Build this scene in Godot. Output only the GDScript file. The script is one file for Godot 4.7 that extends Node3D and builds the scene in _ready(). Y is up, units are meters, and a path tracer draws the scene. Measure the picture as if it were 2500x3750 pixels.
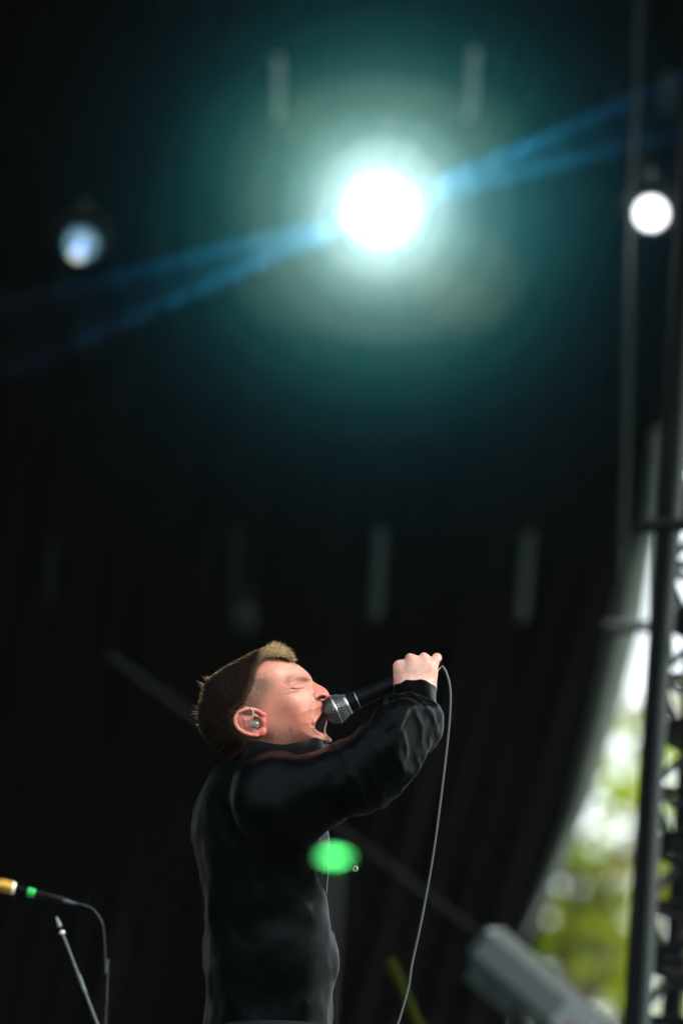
extends Node3D

# Singer on an outdoor stage. Lengths in metres; y is up; the camera stands in the pit and looks up at about 10 degrees.
const D0 := 9.8                       # distance of the plane in focus (the singer)
const TH := 0.08776                   # tangent of half the vertical view angle
const U := D0 * TH / 1875.0           # one pixel of the 2500 x 3750 photograph at that distance
var cam_t: Transform3D
var rng := RandomNumberGenerator.new()
var noise := FastNoiseLite.new()
var names := {}
var M := {}


# ---------------------------------------------------------------- helpers: places
func sv(x: float, y: float, z: float = 0.0) -> Vector3:      # the singer's frame: x right, y up, z towards the camera
	return Vector3((x - 1250.0) * U, (1875.0 - y) * U, z * U)

func to_world(p: Vector3) -> Vector3:
	return cam_t * Vector3(p.x, p.y, p.z - D0)

func at(px: float, py: float, depth: float) -> Vector3:      # a point of the photograph (1568 wide) at a depth
	var k := depth * TH / 1176.0
	return cam_t * Vector3((px - 784.0) * k, (1176.0 - py) * k, -depth)

func on_z(px: float, py: float, zw: float) -> Vector3:       # the same on an upright plane across the stage
	var d := (at(px, py, 1.0) - cam_t.origin)
	return cam_t.origin + d * ((zw - cam_t.origin.z) / d.z)

# ---------------------------------------------------------------- helpers: meshes
class MB:
	var v := PackedVector3Array()
	var c := PackedColorArray()
	var i := PackedInt32Array()
	func p(a: Vector3, col := Color.WHITE) -> int:
		v.append(a); c.append(col)
		return v.size() - 1
	func tri(a: int, b: int, d: int) -> void:
		i.append(a); i.append(b); i.append(d)
	func quad(a: int, b: int, d: int, e: int) -> void:
		tri(a, b, d); tri(a, d, e)
	func done(off := Vector3.ZERO) -> ArrayMesh:
		var n := PackedVector3Array()
		n.resize(v.size())
		for k in range(0, i.size(), 3):
			var a := v[i[k]]
			var m := (v[i[k + 2]] - a).cross(v[i[k + 1]] - a)
			n[i[k]] += m; n[i[k + 1]] += m; n[i[k + 2]] += m
		for k in v.size():
			n[k] = n[k].normalized() if n[k].length_squared() > 1e-30 else Vector3.UP
			v[k] -= off
		var arr := []
		arr.resize(Mesh.ARRAY_MAX)
		arr[Mesh.ARRAY_VERTEX] = v; arr[Mesh.ARRAY_NORMAL] = n; arr[Mesh.ARRAY_COLOR] = c; arr[Mesh.ARRAY_INDEX] = i
		var me := ArrayMesh.new()
		me.add_surface_from_arrays(Mesh.PRIMITIVE_TRIANGLES, arr)
		return me

func side(dir: Vector3) -> Array:
	var a := dir.cross(Vector3.UP if absf(dir.y) < 0.9 else Vector3.RIGHT).normalized()
	return [a, dir.cross(a).normalized()]

func tube(mb: MB, pts: Array, radii: Array, seg := 12, col := Color.WHITE, caps := true) -> void:
	var rings := []
	var fr := side((pts[1] - pts[0]).normalized())
	var u: Vector3 = fr[0]
	for k in pts.size():
		var d: Vector3 = (pts[mini(k + 1, pts.size() - 1)] - pts[maxi(k - 1, 0)]).normalized()
		u = (u - d * u.dot(d)).normalized()
		var w := d.cross(u)
		var r: float = radii[k] if radii.size() > 1 else radii[0]
		var ring := []
		for s in seg:
			var t := TAU * s / seg
			ring.append(mb.p(pts[k] + (u * cos(t) + w * sin(t)) * r, col))
		rings.append(ring)
	for k in rings.size() - 1:
		for s in seg:
			var t := (s + 1) % seg
			mb.quad(rings[k][s], rings[k + 1][s], rings[k + 1][t], rings[k][t])
	if caps:
		for e in [0, rings.size() - 1]:
			var base := []
			for s in seg: base.append(mb.p(mb.v[rings[e][s]], col))
			var mid := mb.p(pts[e], col)
			for s in seg:
				if e == 0: mb.tri(mid, base[s], base[(s + 1) % seg])
				else: mb.tri(mid, base[(s + 1) % seg], base[s])

func lathe(mb: MB, from: Vector3, dir: Vector3, prof: Array, seg := 24, col := Color.WHITE) -> void:   # prof: [along, radius]
	var pts := []
	var rad := []
	for q in prof:
		pts.append(from + dir * q[0]); rad.append(maxf(q[1], 1e-5))
	var fr := side(dir)
	var rings := []
	for k in pts.size():
		var ring := []
		for s in seg:
			var t := TAU * s / seg
			ring.append(mb.p(pts[k] + (fr[0] * cos(t) + fr[1] * sin(t)) * rad[k], col))
		rings.append(ring)
	for k in rings.size() - 1:
		for s in seg:
			var t := (s + 1) % seg
			mb.quad(rings[k][s], rings[k + 1][s], rings[k + 1][t], rings[k][t])

func box(mb: MB, t: Transform3D, size: Vector3, bevel := 0.004, col := Color.WHITE) -> void:   # chamfered
	var h := size * 0.5
	var b := minf(bevel, minf(h.x, minf(h.y, h.z)) * 0.6)
	for ax in 3:
		for s in [-1.0, 1.0]:
			var n := Vector3.ZERO; n[ax] = s
			var a := Vector3.ZERO; a[(ax + 1) % 3] = 1
			var e := Vector3.ZERO; e[(ax + 2) % 3] = 1
			var ha: float = h[(ax + 1) % 3]
			var he: float = h[(ax + 2) % 3]
			var q := []
			for k in [[-1, -1], [1, -1], [1, 1], [-1, 1]]:
				q.append(mb.p(t * (n * h[ax] + a * k[0] * (ha - b) + e * k[1] * (he - b)), col))
			if s > 0: mb.quad(q[0], q[3], q[2], q[1])
			else: mb.quad(q[0], q[1], q[2], q[3])
	# edge strips and corners
	for ax in 3:
		var i1 := (ax + 1) % 3
		var i2 := (ax + 2) % 3
		for s1 in [-1.0, 1.0]:
			for s2 in [-1.0, 1.0]:
				var q := []
				for s in [-1.0, 1.0]:
					var p1 := Vector3.ZERO; p1[ax] = s * (h[ax] - b); p1[i1] = s1 * h[i1]; p1[i2] = s2 * (h[i2] - b)
					var p2 := Vector3.ZERO; p2[ax] = s * (h[ax] - b); p2[i1] = s1 * (h[i1] - b); p2[i2] = s2 * h[i2]
					q.append(mb.p(t * p1, col)); q.append(mb.p(t * p2, col))
				if s1 * s2 > 0: mb.quad(q[0], q[2], q[3], q[1])
				else: mb.quad(q[0], q[1], q[3], q[2])
	for sx in [-1.0, 1.0]:
		for sy in [-1.0, 1.0]:
			for sz in [-1.0, 1.0]:
				var s := Vector3(sx, sy, sz)
				var p1 := mb.p(t * (Vector3(h.x, h.y - b, h.z - b) * s), col)
				var p2 := mb.p(t * (Vector3(h.x - b, h.y, h.z - b) * s), col)
				var p3 := mb.p(t * (Vector3(h.x - b, h.y - b, h.z) * s), col)
				if sx * sy * sz > 0: mb.tri(p1, p3, p2)
				else: mb.tri(p1, p2, p3)

func along(a: Vector3, b: Vector3) -> Transform3D:          # y axis from a to b, origin in the middle
	var d := (b - a).normalized()
	var fr := side(d)
	return Transform3D(Basis(fr[0], d, fr[0].cross(d)), (a + b) * 0.5)

# ---------------------------------------------------------------- helpers: objects
func numbered(called: String) -> String:
	names[called] = names.get(called, -1) + 1
	return called if names[called] == 0 else "%s_%03d" % [called, names[called]]

func thing(called: String, label: String, category: String, where := Vector3.ZERO, group := "") -> Node3D:
	var o := Node3D.new()
	o.name = numbered(called)
	add_child(o, true)
	o.position = where
	tag(o, label, category, group)
	return o

func tag(o: Node3D, label: String, category: String, group := "") -> void:
	o.set_meta("label", label); o.set_meta("category", category)
	if group: o.set_meta("group", group)

func world_of(n: Node) -> Vector3:
	var p := Vector3.ZERO
	while n is Node3D and n != self:
		p += n.position
		n = n.get_parent()
	return p

func part(called: String, mb: MB, m: Material, parent: Node = self) -> MeshInstance3D:
	var o := MeshInstance3D.new()
	o.name = numbered(called) if parent == self else called
	o.mesh = mb.done(world_of(parent))
	o.material_override = m
	parent.add_child(o, true)
	return o

func struct(called: String, mb: MB, m: Material) -> MeshInstance3D:
	var o := part(called, mb, m)
	o.set_meta("kind", "structure")
	return o

func mat(col: Color, rough := 0.6, metal := 0.0, vert := false, spec := 0.5) -> StandardMaterial3D:
	var m := StandardMaterial3D.new()
	m.albedo_color = col.linear_to_srgb()
	m.roughness = rough; m.metallic = metal; m.metallic_specular = spec
	m.vertex_color_use_as_albedo = vert
	return m

func glow(col: Color, energy: float) -> StandardMaterial3D:
	var m := mat(Color(0.02, 0.02, 0.02), 0.4)
	m.emission_enabled = true
	m.emission = col.linear_to_srgb()
	m.emission_energy_multiplier = energy
	return m

func relief(m: StandardMaterial3D, freq: float, depth: float, scale: float, octaves := 3) -> void:
	var n := FastNoiseLite.new()
	n.seed = 5; n.frequency = freq; n.fractal_octaves = octaves
	var t := NoiseTexture2D.new()
	t.width = 256; t.height = 256; t.seamless = true; t.noise = n
	m.heightmap_enabled = true
	m.heightmap_texture = t
	m.heightmap_scale = depth
	m.uv1_triplanar = true
	m.uv1_scale = Vector3.ONE * scale

# ---------------------------------------------------------------- helpers: distance fields
func smin(a: float, b: float, k: float) -> float:
	var h := maxf(k - absf(a - b), 0.0) / k
	return minf(a, b) - h * h * k * 0.25

func smax(a: float, b: float, k: float) -> float:
	return -smin(-a, -b, k)

func cap(p: Vector3, a: Vector3, b: Vector3, ra: float, rb: float) -> float:
	var ab := b - a
	var t := clampf((p - a).dot(ab) / ab.length_squared(), 0.0, 1.0)
	return p.distance_to(a + ab * t) - lerpf(ra, rb, t)

func ell(p: Vector3, c: Vector3, r: Vector3) -> float:
	var q := (p - c) / r
	var l := q.length()
	var g := (q / r).length()
	return l * (l - 1.0) / maxf(g, 1e-6) if l > 1e-6 else -minf(r.x, minf(r.y, r.z))

func seg2(p: Vector2, a: Vector2, b: Vector2) -> float:
	var ab := b - a
	return p.distance_to(a + ab * clampf((p - a).dot(ab) / ab.length_squared(), 0.0, 1.0))

func polyline(p: Vector2, l: PackedVector2Array) -> float:
	var d := 1e9
	for k in l.size() - 1:
		d = minf(d, seg2(p, l[k], l[k + 1]))
	return d

func inside(p: Vector2, poly: PackedVector2Array) -> float:   # distance to the outline, positive inside
	var d := 1e9
	var s := -1.0
	var n := poly.size()
	for k in n:
		var a := poly[k]
		var b := poly[(k + 1) % n]
		d = minf(d, seg2(p, a, b))
		if (a.y > p.y) != (b.y > p.y) and p.x < (b.x - a.x) * (p.y - a.y) / (b.y - a.y) + a.x:
			s = -s
	return d * s

func smooth_poly(p: PackedVector2Array) -> PackedVector2Array:   # rounds the corners of a traced outline
	var o := PackedVector2Array()
	for k in p.size():
		var a := p[k]
		var b := p[(k + 1) % p.size()]
		o.append(a.lerp(b, 0.25)); o.append(a.lerp(b, 0.75))
	return o

func gauss(p: Vector2, c: Vector2, sx: float, sy: float, turn := 0.0) -> float:
	var q := (p - c).rotated(-turn)
	return exp(-0.5 * (q.x * q.x / (sx * sx) + q.y * q.y / (sy * sy)))

# surface nets of f (negative inside) in the singer's frame; paint(p) gives the colour
func nets(mb: MB, f: Callable, lo: Vector3, hi: Vector3, cell: float, paint: Callable) -> void:
	var n := Vector3i(((hi - lo) / cell).ceil()) + Vector3i.ONE
	n = Vector3i(((n.x + 3) / 4) * 4 + 1, ((n.y + 3) / 4) * 4 + 1, ((n.z + 3) / 4) * 4 + 1)
	var val := PackedFloat32Array()
	val.resize(n.x * n.y * n.z)
	val.fill(1e9)
	var sy := n.x
	var sz := n.x * n.y
	var cells := []
	for bz in range(0, n.z - 1, 4):
		for by in range(0, n.y - 1, 4):
			for bx in range(0, n.x - 1, 4):
				var mid: float = f.call(lo + Vector3(bx + 2, by + 2, bz + 2) * cell)
				if absf(mid) > cell * 4.6:
					continue
				for z in range(bz, bz + 5):
					for y in range(by, by + 5):
						for x in range(bx, bx + 5):
							var k := x + y * sy + z * sz
							if val[k] > 1e8:
								val[k] = f.call(lo + Vector3(x, y, z) * cell)
				cells.append(Vector3i(bx, by, bz))
	var vert := {}
	var off := [0, 1, sy, sy + 1, sz, sz + 1, sz + sy, sz + sy + 1]
	var ed := [[0, 1], [2, 3], [4, 5], [6, 7], [0, 2], [1, 3], [4, 6], [5, 7], [0, 4], [1, 5], [2, 6], [3, 7]]
	for b in cells:
		for z in range(b.z, b.z + 4):
			for y in range(b.y, b.y + 4):
				for x in range(b.x, b.x + 4):
					var k: int = x + y * sy + z * sz
					var m := 0
					for e in 8:
						if val[k + off[e]] < 0.0: m += 1
					if m == 0 or m == 8: continue
					var s := Vector3.ZERO
					var cnt := 0
					for e in ed:
						var a: float = val[k + off[e[0]]]
						var c: float = val[k + off[e[1]]]
						if (a < 0.0) == (c < 0.0): continue
						var t := a / (a - c)
						var pa := Vector3(e[0] & 1, (e[0] >> 1) & 1, e[0] >> 2)
						var pc := Vector3(e[1] & 1, (e[1] >> 1) & 1, e[1] >> 2)
						s += pa.lerp(pc, t); cnt += 1
					var p := lo + (Vector3(x, y, z) + s / cnt) * cell
					vert[k] = mb.p(to_world(p), paint.call(p))
	for k in vert:
		var st := [1, sy, sz]
		for ax in 3:
			var a: float = val[k]
			var c: float = val[k + st[ax]]
			if (a < 0.0) == (c < 0.0): continue
			var u: int = st[(ax + 1) % 3]
			var w: int = st[(ax + 2) % 3]
			if not (vert.has(k - u) and vert.has(k - w) and vert.has(k - u - w)): continue
			if a < 0.0: mb.quad(vert[k], vert[k - w], vert[k - u - w], vert[k - u])
			else: mb.quad(vert[k], vert[k - u], vert[k - u - w], vert[k - w])


# ================================================================ the scene
func _ready() -> void:
	rng.seed = 7
	noise.seed = 3; noise.frequency = 1.0; noise.fractal_octaves = 3
	# --- camera
	var cam := Camera3D.new()
	cam.name = "camera"
	add_child(cam)
	cam.position = Vector3(0, 1.65, 9.66)
	cam.look_at(Vector3(0, 3.3, 0.0), Vector3.UP)
	cam.rotate_object_local(Vector3(0, 0, 1), deg_to_rad(4.3))
	var lens := CameraAttributesPhysical.new()
	lens.frustum_focal_length = 12.0 / TH
	lens.frustum_focus_distance = D0 - 0.05
	lens.exposure_aperture = 12.0 / TH / 71.0
	lens.frustum_near = 0.1
	lens.frustum_far = 900.0
	cam.attributes = lens
	cam.far = 900.0
	cam.current = true
	cam_t = cam.transform
	# --- sky, sun, exposure
	var env := Environment.new()
	env.tonemap_mode = Environment.TONE_MAPPER_LINEAR
	env.tonemap_exposure = 1.0
	env.background_mode = Environment.BG_SKY
	var sky := ProceduralSkyMaterial.new()
	sky.sky_top_color = Color(0.80, 0.87, 0.93)
	sky.sky_horizon_color = Color(0.93, 0.94, 0.93)
	sky.sky_energy_multiplier = 1.5
	sky.sky_curve = 0.12
	sky.ground_bottom_color = Color(0.20, 0.22, 0.17)
	sky.ground_horizon_color = Color(0.5, 0.52, 0.48)
	sky.sun_angle_max = 12.0
	env.sky = Sky.new()
	env.sky.sky_material = sky
	env.sdfgi_enabled = true; env.ssao_enabled = true; env.ssil_enabled = true
	env.volumetric_fog_enabled = true
	env.volumetric_fog_density = 0.0
	env.fog_enabled = true
	env.fog_light_color = Color(0.86, 0.93, 0.86)
	env.fog_density = 0.0002
	var we := WorldEnvironment.new()
	we.name = "surroundings"
	we.environment = env
	add_child(we)
	var sun := DirectionalLight3D.new()
	sun.name = "sun"
	sun.light_energy = 1.45
	sun.light_color = Color(1.0, 0.96, 0.9)
	sun.light_angular_distance = 5.0
	sun.shadow_enabled = true
	add_child(sun)
	sun.look_at_from_position(Vector3.ZERO, -Vector3(0.80, 0.62, 0.38), Vector3.UP)
	materials()
	stage()
	lamps()
	truss_and_wing()
	trees()
	background_gear()
	second_microphone()
	singer()
	added_green_lamp()

func materials() -> void:
	M.black_cloth = mat(Color(0.0022, 0.0022, 0.0022), 0.95, 0.0, false, 0.1)
	relief(M.black_cloth, 0.02, 0.3, 1.0)
	M.black_metal = mat(Color(0.012, 0.012, 0.012), 0.5, 0.0, false, 0.35)
	M.truss = mat(Color(0.005, 0.006, 0.006), 0.6, 0.0, false, 0.2)
	relief(M.truss, 0.05, 0.05, 3.0)
	M.dark_plastic = mat(Color(0.003, 0.003, 0.004), 0.36, 0.0, false, 0.17)
	M.steel = mat(Color(0.45, 0.46, 0.47), 0.32, 1.0)
	M.skin = mat(Color(1, 1, 1), 0.46, 0.0, true, 0.42)
	M.skin.subsurf_scatter_enabled = true
	M.skin.subsurf_scatter_strength = 0.12
	relief(M.skin, 0.06, 0.016, 30.0)
	M.hair = mat(Color(1, 1, 1), 0.8, 0.0, true, 0.15)
	M.hair.backlight_enabled = true
	M.hair.backlight = Color(0.3, 0.3, 0.3)
	M.jacket = mat(Color(0.0008, 0.0014, 0.0016), 0.38, 0.0, false, 0.165)
	relief(M.jacket, 0.03, 0.05, 6.0, 4)
	M.trousers = mat(Color(0.012, 0.012, 0.014), 0.9, 0.0, false, 0.2)
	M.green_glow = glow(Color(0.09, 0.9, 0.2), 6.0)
	M.leaf = mat(Color(1, 1, 1), 0.6, 0.0, true, 0.3)
	M.leaf.backlight_enabled = true
	M.leaf.backlight = Color(0.9, 0.9, 0.9)
	M.bark = mat(Color(0.06, 0.045, 0.03), 0.9)
	relief(M.bark, 0.05, 1.0, 2.0)
	M.tarp = mat(Color(0.12, 0.15, 0.13), 0.7, 0.0, false, 0.2)
	relief(M.tarp, 0.02, 0.5, 1.0)
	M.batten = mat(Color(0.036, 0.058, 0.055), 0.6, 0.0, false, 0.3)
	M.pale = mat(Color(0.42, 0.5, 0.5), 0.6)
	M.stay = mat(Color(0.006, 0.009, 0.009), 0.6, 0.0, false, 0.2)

func stage() -> void:
	var mb := MB.new()
	for q in [[-450, -450], [-450, 450], [450, 450], [450, -450]]: mb.p(Vector3(q[0], 0, q[1]))
	mb.quad(0, 3, 2, 1)
	var soil := mat(Color(0.07, 0.08, 0.035), 0.95)
	relief(soil, 0.02, 3.0, 0.3)
	struct("ground", mb, soil)
	mb = MB.new()
	box(mb, Transform3D(Basis(), Vector3(-1.5, 0.65, -4.6)), Vector3(13, 1.3, 14.2), 0.01)
	var deck := mat(Color(0.012, 0.012, 0.012), 0.7)
	relief(deck, 0.04, 0.2, 1.0)
	struct("stage_deck", mb, deck)
	mb = MB.new()
	box(mb, Transform3D(Basis(), Vector3(-1.5, 8.2, -5.2)), Vector3(13, 0.25, 13.0), 0.02)
	var o := struct("stage_roof", mb, M.black_cloth)
	o.set_meta("kind", "structure")
	# the black drape across the back; its right edge slopes
	mb = MB.new()
	var zb := -11.3
	var nu := 220
	for k in nu + 1:
		var u := float(k) / nu
		var top := on_z(lerpf(-3300, 2030, u), -780, zb)
		var bot := on_z(lerpf(-3300, 1155, u), 2440, zb)
		top.y = 8.05
		bot = top.lerp(bot, (top.y - 1.3) / (top.y - bot.y))
		for j in 9:
			var p := top.lerp(bot, j / 8.0)
			p.z += sin(u * 330.0) * 0.035 * (0.4 + j / 8.0) + sin(u * 97.0 + j * 0.2) * 0.03
			mb.p(p)
			if k > 0 and j > 0:
				var a := mb.v.size() - 1
				mb.quad(a - 10, a - 9, a, a - 1)
	var back := part("backdrop_curtain", mb, M.black_cloth)
	tag(back, "wide black pleated curtain hung across the back of the stage", "curtain")
	mb = MB.new()
	for k in 121:
		var z := lerpf(-11.2, 0.5, k / 120.0)
		for j in 5:
			var x := -7.2 + sin(k * 1.1) * 0.06
			mb.p(Vector3(x, lerpf(8.05, 1.3, j / 4.0), z))
			if k > 0 and j > 0:
				var a := mb.v.size() - 1
				mb.quad(a - 6, a - 1, a, a - 5)
	var sd := part("side_curtain", mb, M.black_cloth)
	tag(sd, "black curtain closing the left side of the stage", "curtain")

func lamp_head(called: String, label: String, at_: Vector3, dir: Vector3, r: float) -> Node3D:
	var t := thing(called, label, "stage light", at_)
	var mb := MB.new()
	lathe(mb, at_, -dir, [[-0.012, r], [-0.012, r * 1.12], [0.0, r * 1.18], [0.03, r * 1.18], [0.05, r * 1.1], [r * 2.6, r * 0.85], [r * 3.0, r * 0.6], [r * 3.1, 0.0]], 32)
	part("housing", mb, M.black_metal, t)
	mb = MB.new()
	var fr := side(dir)
	var mid: Vector3 = at_ - dir * r * 1.4
	var ax: Vector3 = fr[0]
	var pts := []
	for k in 13:
		var a := PI * k / 12.0
		pts.append(mid + ax * cos(a) * r * 1.55 + Vector3.UP * (sin(a) * r * 2.0))
	tube(mb, pts, [r * 0.09], 8)
	part("yoke", mb, M.black_metal, t)
	mb = MB.new()
	tube(mb, [mid + Vector3.UP * r * 2.0, mid + Vector3.UP * r * 2.7], [r * 0.2], 10)
	part("clamp", mb, M.black_metal, t)
	return t

func disc(at_: Vector3, dir: Vector3, r: float, bulge := 0.15) -> MB:
	var mb := MB.new()
	var prof := []
	for k in 9:
		var a := PI * 0.5 * k / 8.0
		prof.append([sin(a) * r * bulge, cos(a) * r])
	lathe(mb, at_, dir, prof, 32)
	return mb

func omni(called: String, p: Vector3, col: Color, e: float, size: float) -> OmniLight3D:
	var l := OmniLight3D.new()
	l.name = called
	l.light_color = col; l.light_energy = e; l.light_size = size
	l.omni_range = 40.0; l.omni_attenuation = 2.0
	l.shadow_enabled = true
	add_child(l, true)
	l.position = p
	return l

func beam(p: Vector3, to: Vector3, e: float, angle: float, soft: float, col: Color) -> void:
	var l := SpotLight3D.new()
	l.name = numbered("lamp_beam")
	l.light_color = col; l.light_energy = e; l.light_size = 0.01
	l.spot_range = 30.0; l.spot_attenuation = 2.0
	l.spot_angle = angle; l.spot_angle_attenuation = soft
	l.shadow_enabled = true
	add_child(l, true)
	l.look_at_from_position(p, to, Vector3.UP)

func halo_volume(p: Vector3, size: Vector3, density: float, col: Color) -> void:
	var f := FogVolume.new()
	f.name = numbered("halo_haze")
	f.shape = RenderingServer.FOG_VOLUME_SHAPE_ELLIPSOID
	f.size = size
	var m := FogMaterial.new()
	m.density = density
	m.albedo = col.linear_to_srgb()
	f.material = m
	f.set_meta("kind", "stuff")
	add_child(f, true)
	f.position = p

func lamps() -> void:
	var dl := 18.0
	var k := dl * TH / 1176.0
	var c := at(876, 482, dl)
	var toward := (Vector3(0, 3.2, 4.0) - c).normalized()
	var t := lamp_head("spotlight", "blazing white stage spotlight high behind the singer, its teal halo built as tinted haze", c, toward, 0.11)
	part("lens", disc(c, toward, 0.07), glow(Color(0.9, 1.0, 1.0), 14.0), t)
	var power := 5.0
	omni("spotlight_lamp", c + toward * 0.06, Color(0.95, 1.0, 0.98), power, 0.05)
	# lamp halo tint put into haze balls: diameter, scattered red, green, blue
	for q in [[0.46, 0.16, 0.15, 0.15], [0.62, 0.075, 0.10, 0.105], [0.84, 0.045, 0.060, 0.058], [1.04, 0.014, 0.040, 0.036], [1.24, 0.008, 0.036, 0.034], [1.46, 0.003, 0.024, 0.026], [1.72, 0.001, 0.013, 0.016], [2.05, 0.0008, 0.007, 0.010], [2.5, 0.0004, 0.003, 0.005]]:
		var most: float = maxf(q[1], maxf(q[2], q[3]))
		halo_volume(c + toward * 0.06, Vector3.ONE * q[0], most / power, Color(q[1] / most, q[2] / most, q[3] / most))
	# yellowish and green patches of the halo, added as tinted haze
	for q in [[900, 285, 0.80, 0.32, 0.013, 0.85, 0.95, 0.30], [850, 690, 0.85, 0.28, 0.014, 1.0, 0.85, 0.5], [1075, 640, 0.36, 0.32, 0.013, 1.0, 0.82, 0.5], [650, 430, 0.34, 0.60, 0.008, 0.9, 0.95, 0.5], [600, 330, 0.5, 0.4, 0.006, 0.2, 1.0, 0.6], [1180, 480, 0.6, 0.5, 0.006, 0.1, 0.8, 1.0]]:
		halo_volume(at(q[0], q[1], dl), Vector3(q[2], q[3], 0.5), q[4], Color(q[5], q[6], q[7]))
	# beams through the haze, left and right
	var blue := Color(0.46, 0.76, 1.0)
	for s in [1.0, -1.0]:
		for b in [[14.2, 0.7, 2300.0, 0.8], [23.6, 0.7, 3000.0, 0.8], [18.8, 4.5, 26.0, 0.3]]:
			var a := deg_to_rad(b[0])
			beam(c + toward * 0.09, toward * 0.09 + at(876 - s * cos(a) * 900, 482 + s * sin(a) * 900, dl), b[2], b[1], b[3], blue)
	# left lamp
	var cl := at(187, 560, 18.5)
	var tl := (Vector3(-0.5, 2.0, 9.0) - cl).normalized()
	t = lamp_head("stage_lamp", "small round lamp at upper left with blue and white lenses", cl, tl, 0.055)
	part("lens", disc(cl + cam_t.basis.x * 0.006 + cam_t.basis.y * 0.018, tl, 0.032), glow(Color(0.22, 0.42, 0.55), 0.42), t)
	part("blue_lens", disc(cl - cam_t.basis.x * 0.004 - cam_t.basis.y * 0.014 + tl * 0.008, tl, 0.013), glow(Color(0.01, 0.2, 1.0), 3.0), t)
	part("white_lens", disc(cl - cam_t.basis.x * 0.012 - cam_t.basis.y * 0.034, tl, 0.024), glow(Color(0.85, 0.97, 0.9), 1.1), t)
	var ring := MB.new()
	lathe(ring, cl, tl, [[0.0, 0.034], [0.004, 0.044], [0.0, 0.052]], 32)
	part("ring", ring, glow(Color(0.0, 0.22, 0.32), 0.8), t)
	omni("stage_lamp_light", cl + tl * 0.05, Color(0.8, 0.9, 1.0), 0.02, 0.03)
	# right lamp
	var cr := at(1494, 490, 17.5)
	var tr := (Vector3(0.5, 2.0, 9.0) - cr).normalized()
	t = lamp_head("stage_lamp", "round white lamp beside the upright pole at upper right", cr, tr, 0.05)
	part("lens", disc(cr, tr, 0.047), glow(Color(0.95, 0.97, 1.0), 3.0), t)
	omni("stage_lamp_light", cr + tr * 0.05, Color(0.9, 0.95, 1.0), 0.35, 0.03)

func pole(mb: MB, a: Vector3, b: Vector3, r: float) -> void:
	tube(mb, [a, b], [r], 12)

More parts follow.
